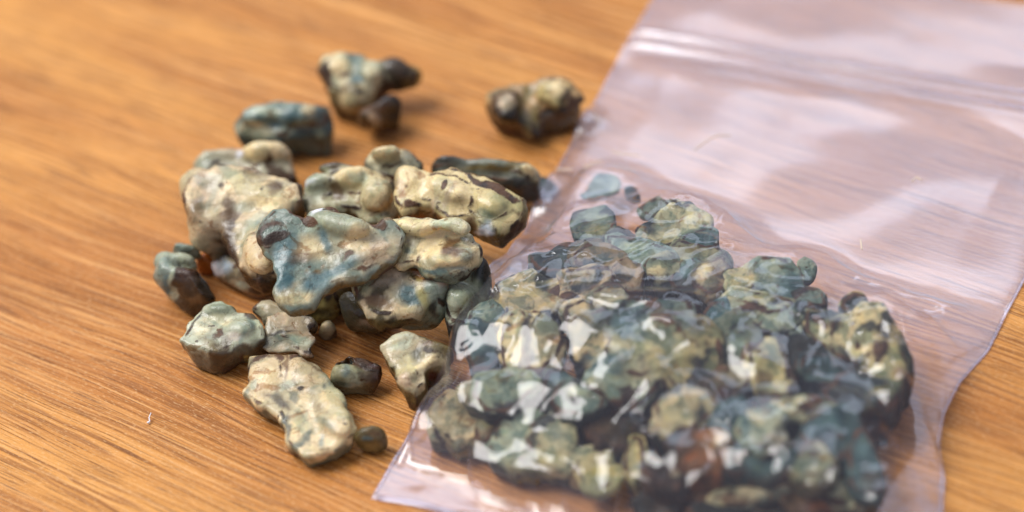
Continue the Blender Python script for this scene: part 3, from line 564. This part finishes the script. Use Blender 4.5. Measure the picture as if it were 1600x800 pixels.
H = .04
NU, NV = int(BW/H)+1, int(BL/H)+1
S_ = np.linspace(0, 1, NU); VV = np.linspace(0, BL, NV)
def interp(v, pts): p = np.array(pts); return np.interp(v, p[:, 0], p[:, 1])
def smooth1(a, n):
    for _ in range(n): a = np.convolve(np.pad(a, 1, mode='edge'), [.25, .5, .25], 'valid')
    return a
left = smooth1(interp(VV, [(0, 0), (3.0, .02), (3.6, -.05), (4.3, -.16), (4.75, -.10), (4.9, .03), (5.3, .04), (7, 0), (13, 0)]), 2)
rp = [tuple(reversed([float(x) for x in uv(at(*q, .12))])) for q in ((1472, 830), (1472, 800), (1476, 740), (1467, 690), (1475, 640), (1500, 590), (1545, 540), (1575, 480), (1600, 432))]
rp = sorted(rp)
right = smooth1(interp(VV, [(0, rp[0][1]+.05)] + rp + [(rp[-1][0]+2, BW-.05), (13, BW)]), 3)
UU = left[None, :]*(1-S_[:, None]) + right[None, :]*S_[:, None]           # NU x NV
VG = np.broadcast_to(VV[None, :], UU.shape).copy()

def obstacle(items, grow=2):
    Z = np.full(UU.shape, -1.)
    for o, V in items:
        u, v = uv(V)
        j = np.round(v/H).astype(int); ok = (j >= 0) & (j < NV)
        u, v, z, j = u[ok], v[ok], V[ok, 2], j[ok]
        s = (u-left[j])/(right[j]-left[j]); i = np.round(s*(NU-1)).astype(int); ok = (i >= 0) & (i < NU)
        np.maximum.at(Z, (i[ok], j[ok]), z[ok])
    for _ in range(grow):
        Pd = np.pad(Z, 1, mode='edge')
        Z = np.max([Pd[a:a+NU, b:b+NV] for a in range(3) for b in range(3)], 0)
    return Z
def drape(obst, floor, g, n, edge=None):
    Z = np.maximum(obst, floor)
    for _ in range(6):
        Pd = np.pad(Z, 2, mode='edge'); Z = np.max([Pd[a:a+NU, b:b+NV] for a in (0, 2, 4) for b in (0, 2, 4)], 0)
    lim = np.maximum(obst, floor)
    for it in range(n):
        Pd = np.pad(Z, 1, mode='edge')
        Z = np.maximum(lim, (Pd[:-2, 1:-1]+Pd[2:, 1:-1]+Pd[1:-1, :-2]+Pd[1:-1, 2:])/4-g)
        if edge is not None: Z[0], Z[-1], Z[:, 0] = edge[0], edge[-1], edge[:, 0]
    return Z
grid2 = np.stack([UU.ravel(), VG.ravel(), np.zeros(UU.size)], 1)
def gn(sc_, o, oct=2): return fbm(grid2*np.array(sc_)+o, oct).reshape(UU.shape)
def crease(p0, p1, wid, amp, z=.5, wob=.06, sd=0):
    u0, v0 = uv(at(*p0, z)); u1, v1 = uv(at(*p1, z))
    d = np.array([u1-u0, v1-v0]); L = np.linalg.norm(d); d /= L
    t = (UU-u0)*d[0]+(VG-v0)*d[1]; s = -(UU-u0)*d[1]+(VG-v0)*d[0]+wob*np.sin(t*3.1+sd)+.5*wob*np.sin(t*7.3+2*sd)
    e = np.clip(t/(.3*L), 0, 1)*np.clip((L-t)/(.3*L), 0, 1)
    return amp*e*np.exp(-(np.abs(s)/wid)**1.5)

print('reach under the bag', [(a[0]['label'][:30], round(float(uv(a[1])[0].max()), 2)) for a in ALL[:FIRST_BAGGED] if uv(a[1])[0].max() > 0])
OB_LOOSE = np.minimum(obstacle([a for a in ALL[:FIRST_BAGGED] if 'bag' in a[0]['label'] or 'bar' in a[0]['label']]), .12)
lower = drape(np.where(OB_LOOSE > 0, OB_LOOSE+.012, -1), .006, .0008, 260)
OB_BAG = obstacle(ALL[FIRST_BAGGED:], 4)
border = np.minimum.reduce([S_[:, None]*BW+0*UU, (1-S_[:, None])*BW+0*UU, VG])   # distance to the sealed edges
und = .20+.30*gn((.40, .32, 1), 3.3, 1)+.022*gn((1.0, .8, 1), 9.1, 1)
und = und*np.clip((VG-2.2)/2.5, .12, 1)*np.where(VG > V_ZIP, .45, 1.)
und = np.clip(und, .02, .6)*np.clip(border/1.0, 0, 1)**.7
upper = drape(np.where(OB_BAG > 0, OB_BAG+.012, -1), lower+.012+und, .0010, 700, lower+.012)
for _ in range(9):
    Pd = np.pad(upper, 1, mode='edge'); b_ = (Pd[:-2, 1:-1]+Pd[2:, 1:-1]+Pd[1:-1, :-2]+Pd[1:-1, 2:])/4
    upper = np.where(border > .06, .5*upper+.5*b_, upper)
slack = np.clip(border/.5, 0, 1)
fold = 1-np.abs(gn((1.25, .95, 1), 21.7, 3))*2.0
fold2 = 1-np.abs(gn((2.6, 2.1, 1), 41.7, 2))*2.0
inhill = np.clip((upper-lower-.5)/.4, 0, 1)
upper = upper + slack*.035*inhill*np.clip(fold, 0, 1)**3
rc = np.random.default_rng(12)
for _ in range(36):                                             # stray creases pulled tight over the heap
    x, y = rc.uniform(700, 1440), rc.uniform(330, 800); a = rc.uniform(0, math.pi); l_ = rc.uniform(30, 120)
    upper = upper + crease((x, y), (x+l_*math.cos(a), y+l_*math.sin(a)*.7), rc.uniform(.03, .07), rc.uniform(.012, .04), z=.7, sd=x)*slack*np.clip(inhill*1.5, 0, 1)
for c in [((1375, 625), (1500, 750), .20, .30, .15), ((1360, 600), (1440, 640), .16, .25, .3), ((1440, 620), (1500, 700), .14, .16, .1), ((1405, 610), (1510, 530), .20, .22, .2), ((1330, 455), (1560, 510), .24, .24, .25), ((1485, 490), (1420, 600), .14, .22, .3), ((1410, 770), (1480, 690), .2, .14, .2),
          ((1090, 365), (1480, 462), .16, .12, .5), ((760, 448), (905, 425), .10, .10, .5), ((1000, 470), (1120, 520), .07, .10, 1.6), ((900, 445), (1030, 478), .07, .10, 1.4),
          ((1210, 690), (1240, 770), .10, .14, 1.0), ((970, 630), (1030, 700), .08, .16, 1.2), ((1380, 760), (1480, 790), .12, .14, .2), 
          ((800, 700), (960, 780), .12, .06, .2), ((1400, 540), (1440, 640), .08, .15, .3), ((1430, 700), (1470, 650), .08, .15, .2)]:
    upper = upper + crease(*c[:4], z=c[4], sd=c[0][0])*np.clip(border/.22, 0, 1)
foot_ = np.exp(-((VG-.6)/.7)**2)*np.clip((OB_BAG < 0)*1., 0, 1)*np.clip(border/.2, 0, 1)
upper = upper*(1-.9*foot_)+.9*foot_*(lower+.02)+foot_*.008*gn((1.3, 2.0, 1), 88.)
dr = (1-S_[:, None])*BW+0*UU; dl = S_[:, None]*BW+0*UU
for d_, amp_, per, sd_ in ((dr, .10, .85, 1.3), (dl, .012, .55, 4.1)):
    win = np.exp(-((d_-.45)/.38)**2)*np.clip(VG/.6, 0, 1)*np.clip((6.4-VG)/1.2, 0, 1)
    ph_ = VG*2*math.pi/per+2.6*gn((.5, .7, 1), 60+sd_, 2)+1.4*d_
    upper = upper+amp_*win*np.abs(np.sin(ph_/2))**1.5*np.clip(border/.08, 0, 1)
zb = VG-V_ZIP
near_zip = np.exp(-(zb/.7)**4)
upper = upper*(1-near_zip)+(lower+.10+.05*gn((.4, .1, 1), 5, 1))*near_zip
for dz_ in (-.17, .17): upper = upper+.075*np.exp(-((zb-dz_)/.055)**2)*np.clip(border/.25, 0, 1)
# sealed edges flatter, slightly wavy on the table
edge_wave = .05*np.clip(gn((.8, .8, 1), 77.), 0, 1)
lower = lower+edge_wave*np.exp(-(border/.5)**2)*(VG < 11)
upper = np.maximum(upper, lower+.012)

def film(name, Z, mat, parent, i0=0, i1=None, j0=0, j1=None, dz=0.):
    i1 = NU if i1 is None else i1; j1 = NV if j1 is None else j1
    P = BO+UU[i0:i1, j0:j1, None]*BU+VG[i0:i1, j0:j1, None]*BV; P[..., 2] = Z[i0:i1, j0:j1]+dz
    m, n = P.shape[:2]
    k = np.arange(m*n).reshape(m, n)
    F = np.stack([k[:-1, :-1], k[1:, :-1], k[1:, 1:], k[:-1, 1:]], -1).reshape(-1, 4)
    return mesh_obj(name, P.reshape(-1, 3), F, mat, parent, BO)
bag = bpy.data.objects.new('zip_bag', None); COL.objects.link(bag); bag.location = Vector(BO)*U; bag.empty_display_size = .01
tag(bag, 'clear plastic zip bag half full of truffles lying on the wood', 'plastic bag')
dry = np.clip(1-(upper-lower-.30)/.35, 0, 1)*np.clip((VG-2.0)/2.5, .45, 1)     # film not wetted by the truffles is cloudier
for _ in range(12):
    Pd = np.pad(dry, 1, mode='edge'); dry = (Pd[:-2, 1:-1]+Pd[2:, 1:-1]+Pd[1:-1, :-2]+Pd[1:-1, 2:])/4
for nm_, z_ in (('upper_film', upper), ('lower_film', lower)):
    fo = film(nm_, z_, FILM, bag)
    at_ = fo.data.attributes.new('dry', 'FLOAT', 'POINT'); at_.data.foreach_set('value', dry.astype(np.float32).ravel())
def strip(name, cu, cv, wid, hgt, zf, mat):
    """flat rounded plastic strip following points (cu, cv)"""
    n = len(cu); vs, fs = [], []
    du, dv = np.gradient(cu), np.gradient(cv); L = np.hypot(du, dv); nu_, nv_ = -dv/L, du/L
    prof = [(math.cos(a)*wid, math.sin(a)*hgt) for a in np.linspace(0, 2*math.pi, 10, endpoint=False)]
    for i in range(n):
        for (a, b) in prof:
            q = BO+(cu[i]+nu_[i]*a)*BU+(cv[i]+nv_[i]*a)*BV; vs.append((q[0], q[1], zf[i]+b))
    m = len(prof)
    for i in range(n-1):
        for j in range(m): fs.append((i*m+j, i*m+(j+1) % m, (i+1)*m+(j+1) % m, (i+1)*m+j))
    fs.append(tuple(range(m))[::-1]); fs.append(tuple((n-1)*m+j for j in range(m)))
    return mesh_obj(name, vs, fs, mat, bag, BO)
st = slice(2, None, 3)
strip('side_seam', left[st]+.02, VV[st], .030, .012, lower[0, st]+.012, SEAM)
strip('side_seam', right[st]-.02, VV[st], .030, .012, lower[-1, st]+.012, SEAM)
strip('foot_seam', UU[st, 0], VV[0]+.05+0*UU[st, 0], .06, .010, lower[st, 0]+.012, SEAM)
jz = int(round(V_ZIP/H))
for dz_ in (-.17, .17):
    j = int(round((V_ZIP+dz_)/H))
    strip('zip_track', UU[4:-4:3, j], VG[4:-4:3, j], .045, .035, np.minimum(upper[4:-4:3, j]-.05, lower[4:-4:3, j]+.12), TRACK)

# ------------------------------------------------------------------ lint on the wood
LINT = NT('lint'); LINT = LINT.done(LINT.n('BsdfPrincipled', {'Base Color': (.82, .80, .80, 1), 'Roughness': .8}).outputs[0])
def lint(label, pts, r):
    P = [at(x, y, z) for x, y, z in pts]; vs, fs = [], []
    for i, p in enumerate(P):
        rr = r*(1.8 if i == 0 else 1-.6*i/len(P))
        d = P[min(i+1, len(P)-1)]-P[max(i-1, 0)]; d /= np.linalg.norm(d); s = np.cross(d, (0, 0, 1)); s /= np.linalg.norm(s); t = np.cross(s, d)
        for a in range(6): vs.append(p+rr*(math.cos(a*math.pi/3)*s+math.sin(a*math.pi/3)*t))
    for i in range(len(P)-1):
        for a in range(6): fs.append((i*6+a, i*6+(a+1) % 6, (i+1)*6+(a+1) % 6, (i+1)*6+a))
    fs += [tuple(range(6))[::-1], tuple(range((len(P)-1)*6, len(P)*6))]
    o = mesh_obj('lint_fleck', vs, fs, LINT, None, P[0]); tag(o, label, 'lint'); return o
lint('white lint fleck on bare wood at lower left', [(231, 661, .03), (234, 658, .035), (233, 652, .06), (236, 645, .09)], .013)

# ------------------------------------------------------------------ small sharp creases in the empty film, golden glints painted as warm colour
def glint_line(pts, r=.011):
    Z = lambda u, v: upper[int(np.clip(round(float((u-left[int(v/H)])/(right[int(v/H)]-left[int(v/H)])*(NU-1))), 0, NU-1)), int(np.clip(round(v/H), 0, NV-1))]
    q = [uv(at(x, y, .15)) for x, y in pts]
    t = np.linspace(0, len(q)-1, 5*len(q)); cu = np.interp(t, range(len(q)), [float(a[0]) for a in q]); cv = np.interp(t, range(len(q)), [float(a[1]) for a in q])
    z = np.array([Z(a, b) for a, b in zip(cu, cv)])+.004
    strip('crease_glint', cu, cv, r, r, z, GLINT)
GLINT = NT('painted_glint'); GLINT = GLINT.done(GLINT.n('BsdfPrincipled', {'Base Color': (.85, .70, .52, 1), 'Roughness': .2, 'Alpha': .7}).outputs[0])
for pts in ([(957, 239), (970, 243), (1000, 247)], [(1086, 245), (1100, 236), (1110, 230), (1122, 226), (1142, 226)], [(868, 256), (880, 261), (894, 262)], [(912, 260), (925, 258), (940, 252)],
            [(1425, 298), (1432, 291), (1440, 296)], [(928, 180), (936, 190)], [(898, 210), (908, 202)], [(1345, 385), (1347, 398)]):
    glint_line(pts)
